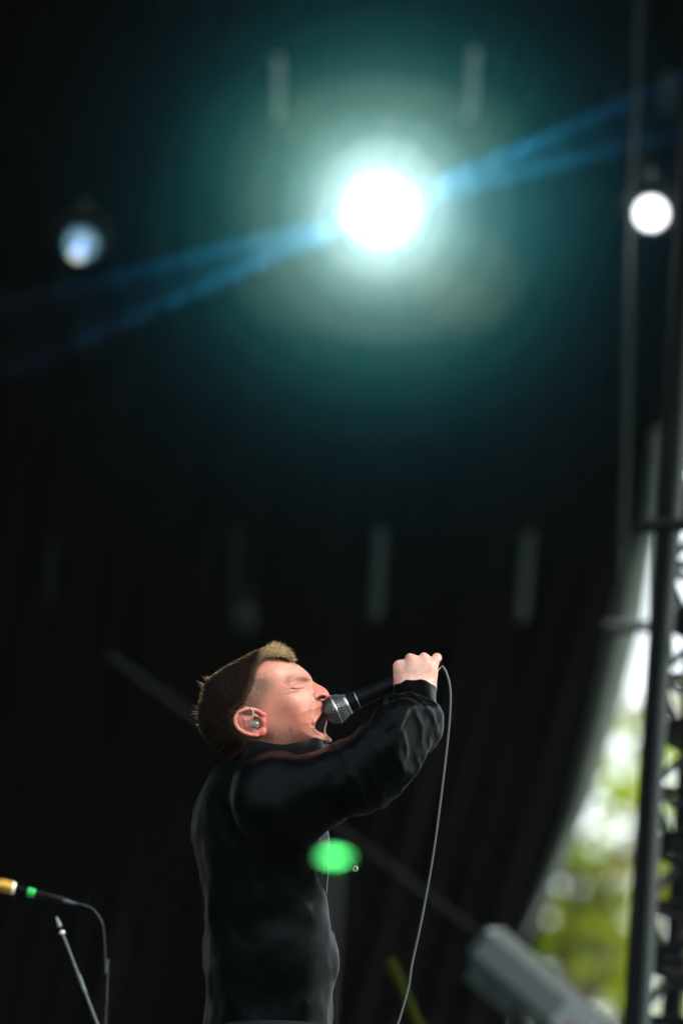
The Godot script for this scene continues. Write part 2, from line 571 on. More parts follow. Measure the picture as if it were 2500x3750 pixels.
func truss_and_wing() -> void:
	# sloping grey tarpaulin that edges the back curtain
	var l := PackedVector2Array([Vector2(1497, 990), Vector2(1474, 1200), Vector2(1440, 1270), Vector2(1395, 1455), Vector2(1345, 1680), Vector2(1300, 1870), Vector2(1250, 2000), Vector2(1190, 2160)])
	var r := PackedVector2Array([Vector2(1522, 990), Vector2(1516, 1200), Vector2(1498, 1290), Vector2(1478, 1425), Vector2(1420, 1650), Vector2(1364, 1830), Vector2(1298, 1985), Vector2(1206, 2160)])
	var mb := MB.new()
	var zt := -10.6
	for k in l.size():
		var a := on_z(l[k].x, l[k].y, zt)
		var b := on_z(r[k].x, r[k].y, zt)
		for j in 7:
			var p := a.lerp(b, j / 6.0)
			p.z += sin(j / 6.0 * PI) * 0.05 + sin(j * 2.1 + k) * 0.008
			mb.p(p)
			if k > 0 and j > 0:
				var n := mb.v.size() - 1
				mb.quad(n - 8, n - 7, n, n - 1)
	for k in l.size():
		mb.p(on_z(l[k].x, l[k].y, zt - 0.02)); mb.p(on_z(r[k].x, r[k].y, zt - 0.02))
		if k > 0:
			var n := mb.v.size() - 1
			mb.quad(n - 3, n - 1, n, n - 2)
	var o := part("tarpaulin", mb, M.tarp)
	tag(o, "narrow grey green tarpaulin strip sloping along the edge of the black curtain", "tarpaulin")
	# slim upright pole left of the tower
	mb = MB.new()
	pole(mb, at(1470, -100, 16.5), at(1452, 500, 16.5), 0.0065)
	pole(mb, at(1452, 500, 16.5), at(1424, 1436, 16.5), 0.0065)
	o = part("pole", mb, mat(Color(0.018, 0.03, 0.03), 0.6, 0.0, false, 0.2))
	tag(o, "slim grey upright pole left of the lattice tower", "pole")
	# lattice tower
	var d := 13.2
	var base_p := at(1478, 2352, d)
	var fx := Vector3.RIGHT.rotated(Vector3.UP, deg_to_rad(-20))
	var fz := Vector3.BACK.rotated(Vector3.UP, deg_to_rad(-20))
	var corner := at(1476, 2000, d)
	var w := 0.30
	var tower := thing("lattice_tower", "black lattice truss tower standing at the right edge against the trees", "tower", Vector3(corner.x, 1.3, corner.z))
	var ch := [Vector3(corner.x, 0, corner.z), Vector3(corner.x, 0, corner.z) + fx * w, Vector3(corner.x, 0, corner.z) + fx * w - fz * w, Vector3(corner.x, 0, corner.z) - fz * w]
	for c in ch:
		mb = MB.new()
		pole(mb, c + Vector3(0, 1.3, 0), c + Vector3(0, 8.0, 0), 0.024)
		part("chord", mb, M.truss, tower)
	for f in 4:
		var a: Vector3 = ch[f]
		var b: Vector3 = ch[(f + 1) % 4]
		var y := 1.36
		var n := 0
		while y < 7.8:
			mb = MB.new()
			pole(mb, a + Vector3(0, y, 0), b + Vector3(0, y, 0), 0.011)
			part("rung", mb, M.truss, tower)
			mb = MB.new()
			if n % 2 == 0: pole(mb, a + Vector3(0, y, 0), b + Vector3(0, y + 0.13, 0), 0.011)
			else: pole(mb, b + Vector3(0, y, 0), a + Vector3(0, y + 0.13, 0), 0.011)
			part("brace", mb, M.truss, tower)
			y += 0.13; n += 1
	for q in [[1205, 1466, 1620], [1437, 1396, 1620]]:
		mb = MB.new()
		pole(mb, at(q[1], q[0] + 4, d + 3.2 if q[1] < 1400 else d - 0.1), at(q[2], q[0], d - 0.1), 0.016)
		part("cross_pipe", mb, M.truss, tower)
	# grey tube added as the lit side of the tower chord
	mb = MB.new()
	var pts := []
	for k in 30:
		var y := lerpf(7.6, 1.35, k / 29.0)
		pts.append(Vector3(corner.x, y, corner.z) + fx * (0.034 + 0.004 * sin(k * 0.9)) + fz * 0.03)
	tube(mb, pts, [0.012], 8)
	o = part("lit_chord_tube", mb, mat(Color(0.06, 0.075, 0.07), 0.6, 0.0, false, 0.3))
	tag(o, "added grey tube standing for the lit side of the lattice tower chord", "cable")

func leaf_mesh() -> ArrayMesh:
	var mb := MB.new()
	mb.p(Vector3(0, 0, 0)); mb.p(Vector3(-0.5, 0.5, 0.08)); mb.p(Vector3(0, 1.1, -0.1)); mb.p(Vector3(0.5, 0.5, 0.08))
	mb.tri(0, 1, 2); mb.tri(0, 2, 3)
	return mb.done()

func trees() -> void:
	var lm := leaf_mesh()
	# where (photo pixel of the crown's centre, depth), crown radii, tone
	var spec := [
		[1330, 2060, 34.0, Vector3(0.85, 1.15, 0.9), Color(0.27, 0.34, 0.012), "yellow green leafy tree between the tarpaulin strip and the lattice tower", 640],
		[1440, 2420, 36.0, Vector3(1.3, 1.0, 1.1), Color(0.16, 0.24, 0.03), "darker green leafy tree low beside the lattice tower", 640],
		[1640, 1900, 38.0, Vector3(0.9, 1.3, 1.0), Color(0.36, 0.33, 0.03), "olive tree seen through the bars of the lattice tower", 640],
	]
	for s in spec:
		var c := at(s[0], s[1], s[2])
		var t := thing("tree", s[5], "tree", Vector3(c.x, 0, c.z), "trees behind the stage")
		var mb := MB.new()
		var r: Vector3 = s[3]
		var pts := []
		for k in 9:
			pts.append(Vector3(c.x + sin(k * 0.7) * 0.06, lerpf(0, c.y + r.y * 0.5, k / 8.0), c.z + cos(k * 0.9) * 0.06))
		tube(mb, pts, [0.16, 0.13, 0.12, 0.11, 0.1, 0.085, 0.07, 0.05, 0.03], 10)
		for k in 9:
			var a := TAU * k / 9.0 + 0.4
			var from: Vector3 = pts[5 + k % 3]
			var to := c + Vector3(cos(a) * r.x * 0.8, rng.randf_range(-0.3, 0.7) * r.y, sin(a) * r.z * 0.8)
			tube(mb, [from, from.lerp(to, 0.5) + Vector3(0, 0.1, 0), to], [0.04, 0.028, 0.012], 6)
		part("trunk", mb, M.bark, t)
		var clumps := []
		for k in 11:
			var v := Vector3(rng.randfn(), rng.randfn(), rng.randfn()).normalized() * pow(rng.randf(), 0.45)
			clumps.append([v * r, rng.randf_range(0.20, 0.34), rng.randf_range(0.6, 1.35)])
		var mm := MultiMesh.new()
		mm.transform_format = MultiMesh.TRANSFORM_3D
		mm.use_colors = true
		mm.mesh = lm
		mm.instance_count = s[6]
		for k in mm.instance_count:
			var q: Array = clumps[rng.randi() % clumps.size()]
			var p: Vector3 = c + q[0] + Vector3(rng.randfn(), rng.randfn() * 0.7, rng.randfn()) * q[1] * 0.6
			var b := Basis.from_euler(Vector3(rng.randf() * TAU, rng.randf() * TAU, rng.randf() * TAU)).scaled(Vector3.ONE * rng.randf_range(0.10, 0.17))
			mm.set_instance_transform(k, Transform3D(b, p - t.position))
			var tone: Color = s[4] * (q[2] * rng.randf_range(0.8, 1.2))
			tone.a = 1.0
			if rng.randf() < 0.15: tone = tone.lerp(Color(0.35, 0.24, 0.02), 0.6)
			mm.set_instance_color(k, tone)
		var mi := MultiMeshInstance3D.new()
		mi.name = "crown"
		mi.multimesh = mm
		mi.material_override = M.leaf
		mi.set_meta("kind", "stuff")
		t.add_child(mi, true)

func background_gear() -> void:
	# pale upright battens on the back curtain
	var z := -10.7
	var rows := [
		[640, 128, 638, 275, "pale upright batten above the spotlight, left of the pair"], [1088, 112, 1078, 272, "pale upright batten above the spotlight, right of the pair"],
		[546, 1212, 536, 1405, "dim upright batten above the singer's head"], [875, 1216, 862, 1424, "upright batten in the middle of the lower row"],
		[1212, 1220, 1199, 1424, "brightest upright batten, right end of the lower row"], [122, 1225, 112, 1390, "faint upright batten at the far left of the lower row"],
		[1532, 168, 1528, 262, "short upright batten in the top right corner"]]
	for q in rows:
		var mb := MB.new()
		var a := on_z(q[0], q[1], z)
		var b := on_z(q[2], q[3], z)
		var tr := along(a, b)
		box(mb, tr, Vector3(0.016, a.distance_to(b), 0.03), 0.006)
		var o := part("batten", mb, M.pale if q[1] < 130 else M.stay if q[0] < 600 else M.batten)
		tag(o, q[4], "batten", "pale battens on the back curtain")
	# thin slanting brace behind the singer
	var mb := MB.new()
	tube(mb, [at(250, 1502, 17.0), at(1180, 2205, 17.0)], [0.006], 10)
	var o := part("slanting_stay", mb, M.stay)
	tag(o, "thin grey stay running down at a slant behind the singer", "stay")
	# small par can hung below the dim batten
	var p := on_z(568, 1428, -9.6)
	var dir := Vector3(0.25, -0.5, 0.83).normalized()
	var t := thing("small_lamp", "small unlit grey lamp hanging above the singer's head", "stage light", p)
	mb = MB.new()
	lathe(mb, p, -dir, [[0.0, 0.028], [0.0, 0.034], [0.05, 0.034], [0.1, 0.022], [0.11, 0.0]], 20)
	part("housing", mb, M.batten, t)
	mb = MB.new()
	tube(mb, [p, p + Vector3(0, 0.12, -0.05)], [0.006], 8)
	part("bracket", mb, M.black_metal, t)
	part("lens", disc(p - dir * 0.004, dir, 0.026), M.black_metal, t)
	# grey lamp housing on a stand at lower right
	var d := 15.0
	var a := at(1130, 2185, d)
	var b := at(1400, 2420, d - 0.15)
	var dir2 := (b - a).normalized()
	var len := a.distance_to(b)
	t = thing("flood_lamp", "grey unlit box shaped housing with a pale label, tilted on a stand at lower right", "stage light", Vector3(a.x + 0.15, 1.3, a.z))
	mb = MB.new()
	var up: Vector3 = cam_t.basis.z
	up = (up - dir2 * up.dot(dir2)).normalized()
	var across := dir2.cross(up)
	if across.y < 0.0: across = -across
	var fb := Basis(up.cross(dir2).normalized(), dir2, up)
	box(mb, Transform3D(fb, a + dir2 * (len * 0.5 - 0.02)), Vector3(0.125, len + 0.05, 0.10), 0.03)
	var grey := mat(Color(0.065, 0.085, 0.085), 0.55)
	relief(grey, 0.04, 0.1, 4.0)
	part("housing", mb, grey, t)
	mb = MB.new()
	box(mb, Transform3D(fb, a + dir2 * (len * 0.5 - 0.01) - across * 0.085 - up * 0.03), Vector3(0.035, len + 0.02, 0.035), 0.008)
	part("rail", mb, M.batten, t)
	for k in 3:
		mb = MB.new()
		box(mb, Transform3D(fb, a + dir2 * (0.05 + 0.09 * k) - across * 0.069 - up * 0.01), Vector3(0.03, 0.02, 0.03), 0.004)
		part("bracket", mb, M.black_metal, t)
	mb = MB.new()
	box(mb, Transform3D(fb, a + dir2 * 0.31 + up * 0.0515), Vector3(0.078, 0.115, 0.005), 0.001)
	part("label", mb, mat(Color(0.2, 0.23, 0.24), 0.6), t)
	mb = MB.new()
	box(mb, Transform3D(fb, a + dir2 * 0.315 + up * 0.0555 - across * 0.016), Vector3(0.022, 0.045, 0.003), 0.0008)
	part("red_mark", mb, mat(Color(0.22, 0.03, 0.035), 0.6), t)
	mb = MB.new()
	tube(mb, [a + dir2 * 0.1 - Vector3(0, 0.06, 0), Vector3(a.x + 0.1, 1.32, a.z)], [0.014], 10)
	part("stand", mb, M.black_metal, t)
	# olive pole leaning in the dark
	mb = MB.new()
	var pa := at(893, 2205, 13.0)
	var pb := at(975, 2390, 13.0)
	tube(mb, [pa, pb, pb + (pb - pa).normalized() * ((pb.y - 1.3) / (pa - pb).normalized().y)], [0.013], 10)
	o = part("olive_pole", mb, mat(Color(0.016, 0.021, 0.002), 0.9, 0.0, false, 0.1))
	tag(o, "olive pole leaning in the dark right of the singer's jacket", "pole")

func cable_curve(keys: Array, n := 12) -> Array:
	var c := Curve3D.new()
	for k in keys.size():
		var t: Vector3 = (keys[mini(k + 1, keys.size() - 1)] - keys[maxi(k - 1, 0)]) / 6.0
		c.add_point(keys[k], -t, t)
	var out := []
	for k in keys.size() - 1:
		for j in n:
			out.append(c.sample(k, float(j) / n))
	out.append(keys[-1])
	return out

func second_microphone() -> void:
	var d := 10.6
	var head := at(22, 2038, d)
	var tail := at(156, 2071, d)
	var ax := (tail - head).normalized()
	var t := thing("microphone", "gold headed microphone with a green band at the lower left edge", "microphone", head)
	var mb := MB.new()
	var prof := []
	for k in 10:
		var a := PI * 0.5 * k / 9.0
		prof.append([-0.034 + 0.026 * (1 - cos(a)), 0.014 * sin(a)])
	prof += [[0.004, 0.0125]]
	lathe(mb, head, ax, prof, 28)
	part("grille", mb, mat(Color(0.6, 0.33, 0.05), 0.38, 0.7), t)
	mb = MB.new()
	lathe(mb, head, ax, [[0.004, 0.0115], [0.004, 0.0128], [0.011, 0.0115], [0.012, 0.007]], 28)
	part("collar", mb, mat(Color(0.8, 0.66, 0.4), 0.4, 0.3), t)
	mb = MB.new()
	lathe(mb, head, ax, [[0.011, 0.0075], [0.03, 0.007], [0.10, 0.0055], [0.102, 0.0]], 24)
	part("body", mb, M.dark_plastic, t)
	mb = MB.new()
	lathe(mb, head, ax, [[0.0335, 0.006], [0.034, 0.0095], [0.048, 0.0085], [0.0485, 0.006]], 24)
	part("green_band", mb, mat(Color(0.01, 0.42, 0.06), 0.5), t)
	mb = MB.new()
	lathe(mb, head, ax, [[0.10, 0.0], [0.1005, 0.0045], [0.112, 0.0045], [0.114, 0.003], [0.125, 0.0025]], 16)
	part("connector", mb, mat(Color(0.08, 0.1, 0.12), 0.3, 0.8), t)
	# its cable
	mb = MB.new()
	var keys := [head + ax * 0.112, at(178, 2075, d), at(211, 2086, d), at(230, 2108, d), at(238, 2132, d), at(241, 2173, d), at(243, 2233, d), at(243, 2352, d)]
	var e: Vector3 = keys[-1]
	keys.append(Vector3(e.x + 0.03, 1.32, e.z))
	tube(mb, cable_curve(keys), [0.0011], 8)
	var o := part("microphone_cable", mb, mat(Color(0.018, 0.022, 0.032), 0.4))
	tag(o, "thin dark cable hanging from the gold headed microphone", "cable")
	# its stand
	var tip := at(130, 2106, d)
	var low := at(228, 2362, d)
	var dir := (low - tip).normalized()
	var foot := Vector3(low.x + 0.35, 1.3, low.z)
	t = thing("microphone_stand", "slim grey boom stand leaning below the gold headed microphone", "stand", foot)
	mb = MB.new()
	lathe(mb, tip, dir, [[0.0, 0.0008], [0.004, 0.002], [0.018, 0.0042], [0.02, 0.0]], 14)
	part("clip", mb, mat(Color(0.2, 0.25, 0.25), 0.4), t)
	mb = MB.new()
	lathe(mb, tip, dir, [[0.026, 0.0], [0.027, 0.004], [0.030, 0.005], [0.033, 0.004], [0.034, 0.0]], 14)
	part("knob", mb, mat(Color(0.7, 0.7, 0.6), 0.5), t)
	var knee := low + dir * 0.35
	mb = MB.new()
	tube(mb, [tip + dir * 0.03, tip + dir * 0.115], [0.0017], 10)
	tube(mb, [tip + dir * 0.112, tip + dir * 0.145], [0.0031], 10)
	tube(mb, [tip + dir * 0.14, knee], [0.0021], 10)
	part("boom", mb, mat(Color(0.12, 0.15, 0.14), 0.4, 0.2), t)
	mb = MB.new()
	tube(mb, [knee, Vector3(knee.x, 1.33, knee.z)], [0.011], 10)
	part("upright", mb, M.black_metal, t)
	mb = MB.new()
	lathe(mb, Vector3(knee.x, 1.3, knee.z), Vector3.UP, [[0.0, 0.0], [0.0, 0.12], [0.02, 0.11], [0.035, 0.03], [0.04, 0.0]], 24)
	part("base", mb, M.black_metal, t)

# ================================================================ the singer
# the head is shaped in units of the enlarged photograph: hx, hy run over the profile, the half thickness is a field over it
func hv(x: float, y: float, z: float) -> Vector3:
	return sv(650.0 + x / 2.24, 2300.0 + y / 2.24, z / 2.24)

func pv(a: Array) -> PackedVector2Array:
	var o := PackedVector2Array()
	for k in range(0, a.size(), 2): o.append(Vector2(a[k], a[k + 1]))
	return o

var FACE: PackedVector2Array
var NOSE: PackedVector2Array
var BIG: PackedVector2Array
var HAIR: PackedVector2Array
var MOUTH: PackedVector2Array
var CTRL := []

func head_outlines() -> void:
	FACE = smooth_poly(pv([962, 288, 1002, 310, 1047, 345, 1080, 378, 1099, 410, 1106, 432, 1114, 462, 1135, 520, 1165, 580, 1196, 608, 1206, 640, 1199, 668, 1206, 700, 1230, 742, 1224, 790, 1211, 830, 1213, 866, 1240, 888, 1264, 910, 1266, 930, 1250, 941, 1215, 952, 1150, 988, 1060, 1025, 1005, 1065, 990, 1150, 985, 1300,
		610, 1300, 560, 1150, 480, 1030, 330, 945, 252, 900, 206, 830, 188, 760, 190, 670, 210, 590, 228, 510, 250, 452, 294, 404, 354, 362, 432, 310, 502, 274, 562, 246, 622, 218, 692, 198, 762, 192, 832, 206, 902, 238]))
	NOSE = smooth_poly(pv([1080, 415, 1106, 434, 1140, 456, 1180, 476, 1216, 500, 1238, 528, 1244, 550, 1237, 573, 1222, 591, 1206, 604, 1180, 614, 1140, 617, 1096, 606, 1060, 530, 1058, 460]))
	BIG = smooth_poly(pv([955, 285, 948, 240, 928, 200, 890, 170, 850, 152, 800, 140, 760, 142, 720, 150, 660, 170, 600, 195, 540, 233, 480, 260, 420, 290, 340, 345, 270, 395, 232, 435, 212, 480, 198, 540, 185, 600, 170, 660, 165, 740, 172, 800, 192, 850, 240, 920, 300, 990, 420, 1080, 560, 1180, 700, 1250,
		985, 1250, 1000, 1060, 1215, 950, 1265, 915, 1205, 700, 1200, 600, 1110, 450, 1045, 345]))
	HAIR = pv([975, 290, 955, 283, 900, 256, 842, 240, 780, 236, 725, 240, 697, 272, 660, 312, 645, 365, 641, 420, 612, 490, 585, 555, 560, 610, 520, 640, 475, 690, 462, 740, 490, 830, 555, 885, 590, 940, 560, 1010, 420, 1100, 100, 1000, 60, 500, 500, 100, 900, 60])
	MOUTH = smooth_poly(pv([1200, 682, 1160, 730, 1128, 782, 1122, 808, 1132, 834, 1160, 850, 1190, 866, 1204, 862, 1200, 832, 1208, 796, 1222, 758, 1222, 728, 1210, 690]))
	# x, y, half width, rounding distance, exponent of the rounding
	CTRL = [[250, 650, 330, 270, 0.5], [420, 430, 350, 300, 0.5], [560, 580, 372, 340, 0.5], [740, 300, 325, 280, 0.5], [850, 430, 318, 300, 0.55], [1020, 370, 285, 250, 0.58],
		[1050, 480, 268, 280, 1.05], [930, 600, 308, 270, 0.66], [700, 800, 318, 300, 0.5], [980, 730, 288, 250, 0.66], [1130, 690, 235, 210, 0.75], [1190, 900, 140, 110, 0.6], [960, 900, 268, 230, 0.6], [800, 1150, 255, 260, 0.5]]

func ctrl(p: Vector2) -> Vector3:
	var s := Vector3.ZERO
	var w := 0.0
	for c in CTRL:
		var d2 := p.distance_squared_to(Vector2(c[0], c[1])) + 22000.0
		var k := 1.0 / (d2 * sqrt(d2))
		s += Vector3(c[2], c[3], c[4]) * k
		w += k
	return s / w

func dome(d: float, r: float, e: float) -> float:
	if d <= 0.0: return 0.0
	var q := minf(d / r, 1.0)
	return pow(1.0 - (1.0 - q) * (1.0 - q), e)

var FOLD := PackedVector2Array([Vector2(1112, 612), Vector2(1098, 670), Vector2(1092, 730), Vector2(1104, 790)])
var LID := PackedVector2Array([Vector2(938, 490), Vector2(960, 495), Vector2(990, 494), Vector2(1032, 485)])
var WING := PackedVector2Array([Vector2(1108, 545), Vector2(1100, 585), Vector2(1112, 612), Vector2(1142, 616)])
var NOSTRIL := PackedVector2Array([Vector2(1150, 588), Vector2(1166, 572), Vector2(1198, 568)])
var BROW := PackedVector2Array([Vector2(930, 412), Vector2(980, 396), Vector2(1040, 396), Vector2(1085, 410)])

func face_z(p: Vector2) -> float:
	var c := ctrl(p)
	var z := c.x * dome(inside(p, FACE), c.y, c.z)
	if p.x > 680.0 and p.y > 330.0 and p.y < 1000.0:
		var n := inside(p, NOSE) if p.x > 1040.0 and p.y < 640.0 else -1.0
		if n > 0.0:
			var w := lerpf(52.0, 84.0, smoothstep(430.0, 560.0, p.y))
			var zn := w * dome(n, 58.0, 0.55)
			zn += 32.0 * gauss(p, Vector2(1136, 578), 27, 28)
			zn -= 40.0 * exp(-pow(polyline(p, NOSTRIL) / 13.0, 2.0))
			z = -smin(-z, -zn, 26.0)
		z -= 13.0 * exp(-pow(polyline(p, WING) / 9.0, 2.0))
		z -= 58.0 * gauss(p, Vector2(1030, 446), 40, 30, -0.2)
		z += 32.0 * gauss(p, Vector2(985, 470), 34, 22, 0.1)
		z -= 9.0 * exp(-pow(polyline(p, LID) / 5.0, 2.0))
		z -= 6.0 * exp(-pow(seg2(p, Vector2(950, 452), Vector2(1010, 436)) / 6.0, 2.0))
		z -= 7.0 * gauss(p, Vector2(985, 525), 50, 9, -0.1)
		z += 20.0 * exp(-pow(polyline(p, BROW) / 26.0, 2.0))
		z += 16.0 * gauss(p, Vector2(960, 590), 90, 50, -0.5)
		z -= 14.0 * exp(-pow(polyline(p, FOLD) / 16.0, 2.0))
		z += 10.0 * gauss(p, Vector2(1035, 690), 40, 80)
		var m := inside(p, MOUTH)
		if m > -26.0:
			z += 9.0 * exp(-pow((m + 9.0) / 8.0, 2.0))
			z = lerpf(z, minf(z, 22.0), smoothstep(-3.0, 9.0, m))
	for q in [[905, 462, 868, 440, 4.0], [908, 496, 866, 508, 4.0], [915, 528, 880, 560, 3.5], [1095, 405, 1080, 430, 6.0]]:
		z -= q[4] * exp(-pow(seg2(p, Vector2(q[0], q[1]), Vector2(q[2], q[3])) / 5.0, 2.0))
	z -= 10.0 * gauss(p, Vector2(830, 450), 80, 80)
	z += 12.0 * gauss(p, Vector2(790, 850), 70, 60)
	z -= 16.0 * gauss(p, Vector2(720, 930), 40, 60, 0.3)
	return maxf(z, 0.0)

func skin_tone(p: Vector2) -> Color:
	var c := Color(0.44, 0.195, 0.125)
	var n := noise.get_noise_2d(p.x * 0.02, p.y * 0.02)
	var n2 := noise.get_noise_2d(p.x * 0.11 + 70.0, p.y * 0.11)
	c = c.lerp(Color(0.42, 0.135, 0.095), clampf(0.35 + n * 0.7, 0.0, 0.8))
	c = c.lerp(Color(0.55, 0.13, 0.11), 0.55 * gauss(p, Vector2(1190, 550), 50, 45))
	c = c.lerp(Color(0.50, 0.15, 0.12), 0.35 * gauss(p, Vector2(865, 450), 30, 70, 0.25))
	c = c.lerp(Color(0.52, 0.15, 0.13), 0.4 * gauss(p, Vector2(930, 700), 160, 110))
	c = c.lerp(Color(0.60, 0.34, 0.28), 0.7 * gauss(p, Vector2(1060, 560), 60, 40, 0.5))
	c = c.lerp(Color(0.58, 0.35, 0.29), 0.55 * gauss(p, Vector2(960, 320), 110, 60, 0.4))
	# stubble, the shaved side and the shade of short hair
	var st := clampf(gauss(p, Vector2(820, 890), 120, 90, 0.1) * 1.1 + gauss(p, Vector2(1000, 920), 140, 50) * 0.75 + 0.35 * gauss(p, Vector2(1165, 660), 25, 70, 0.4), 0.0, 1.0)
	c = c.lerp(Color(0.11, 0.055, 0.038), st * (0.7 + 0.5 * n2))
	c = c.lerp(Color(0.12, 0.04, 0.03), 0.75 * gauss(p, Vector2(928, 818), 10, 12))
	var h := inside(p, HAIR)
	c = c.lerp(Color(0.09, 0.05, 0.032), clampf(smoothstep(-210.0, -55.0, h) * smoothstep(350.0, 450.0, p.y) * (0.85 + 0.5 * n2), 0.0, 0.95))
	c = c.lerp(Color(0.14, 0.08, 0.05), smoothstep(-30.0, 6.0, h) * 0.8)
	c = c.lerp(Color(0.20, 0.11, 0.06), 0.6 * exp(-pow(polyline(p, BROW) / 11.0, 2.0)) * (0.7 + n2))
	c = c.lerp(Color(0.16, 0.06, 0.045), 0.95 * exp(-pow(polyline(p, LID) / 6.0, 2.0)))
	c = c.lerp(Color(0.26, 0.085, 0.04), 0.75 * gauss(p, Vector2(1036, 430), 24, 16, -0.3))  # brow shadow at the inner eye corner, painted in
	c = c.lerp(Color(0.03, 0.01, 0.008), exp(-pow(polyline(p, NOSTRIL) / 12.0, 2.0)))  # darkness inside the nostril is painted
	var m := inside(p, MOUTH)
	c = c.lerp(Color(0.46, 0.14, 0.125), 0.7 * exp(-pow((m + 5.0) / 9.0, 2.0)))
	if p.x > 1185.0 and p.y > 735.0 and p.y < 880.0:
		c = c.lerp(Color(0.66, 0.22, 0.2), smoothstep(4.0, -4.0, m))
	c = c.lerp(Color(0.016, 0.004, 0.003), smoothstep(-1.0, 8.0, m))  # shade of the open mouth put into the colour
	c.a = 1.0
	return c

func ray_out(c: Vector2, dir: Vector2, poly: PackedVector2Array) -> float:
	var best := 0.0
	for k in poly.size():
		var a := poly[k] - c
		var b := poly[(k + 1) % poly.size()] - c
		var e := b - a
		var den := dir.cross(e)
		if absf(den) < 1e-9: continue
		var t := a.cross(e) / den
		var s := a.cross(dir) / den
		if t > best and s >= 0.0 and s <= 1.0: best = t
	return best

func fan(outlines: Array, c: Vector2) -> Array:    # directions and reaches from c to the outline
	var out := []
	var a := -PI
	while a < PI - 1e-4:
		var d := Vector2(cos(a), sin(a))
		var r := 0.0
		for o in outlines: r = maxf(r, ray_out(c, d, o))
		out.append([d, r])
		a += deg_to_rad(0.6 if a > deg_to_rad(-48) and a < deg_to_rad(42) else 1.5)
	return out

func head_skin(mb: MB) -> void:
	var c := Vector2(760, 640)
	var f := fan([FACE, NOSE], c)
	var rows := 64
	for s in [1.0, -1.0]:
		var first := mb.v.size()
		for k in f.size():
			for j in rows + 1:
				var p: Vector2 = c + f[k][0] * (f[k][1] * sin(PI * 0.5 * j / rows))
				var z := face_z(p) if j < rows else 0.0
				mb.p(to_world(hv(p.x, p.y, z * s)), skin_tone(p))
		for k in f.size():
			var k2 := (k + 1) % f.size()
			for j in rows:
				var a: int = first + k * (rows + 1) + j
				var b: int = first + k2 * (rows + 1) + j
				if s > 0: mb.quad(a, a + 1, b + 1, b)
				else: mb.quad(a, b, b + 1, a + 1)

func hair_z(p: Vector2) -> float:
	var c := ctrl(p)
	return (c.x + 14.0) * dome(inside(p, BIG), c.y, 0.5)

func blade(mb: MB, root: Vector3, dir: Vector3, len: float, w: float, col: Color, bend: Vector3) -> void:
	var s := dir.cross(cam_t.basis.z + Vector3(rng.randfn(), rng.randfn(), rng.randfn()) * 0.35).normalized() * w
	var p := root
	var d := dir.normalized()
	var last := -1
	for k in 4:
		var t := k / 3.0
		var w2 := s * (1.0 - t * 0.85)
		var a := mb.p(p - w2, col)
		mb.p(p + w2, col)
		if last >= 0: mb.quad(last, a, a + 1, last + 1)
		last = a
		p += d * len / 3.0
		d = (d + bend / 3.0).normalized()

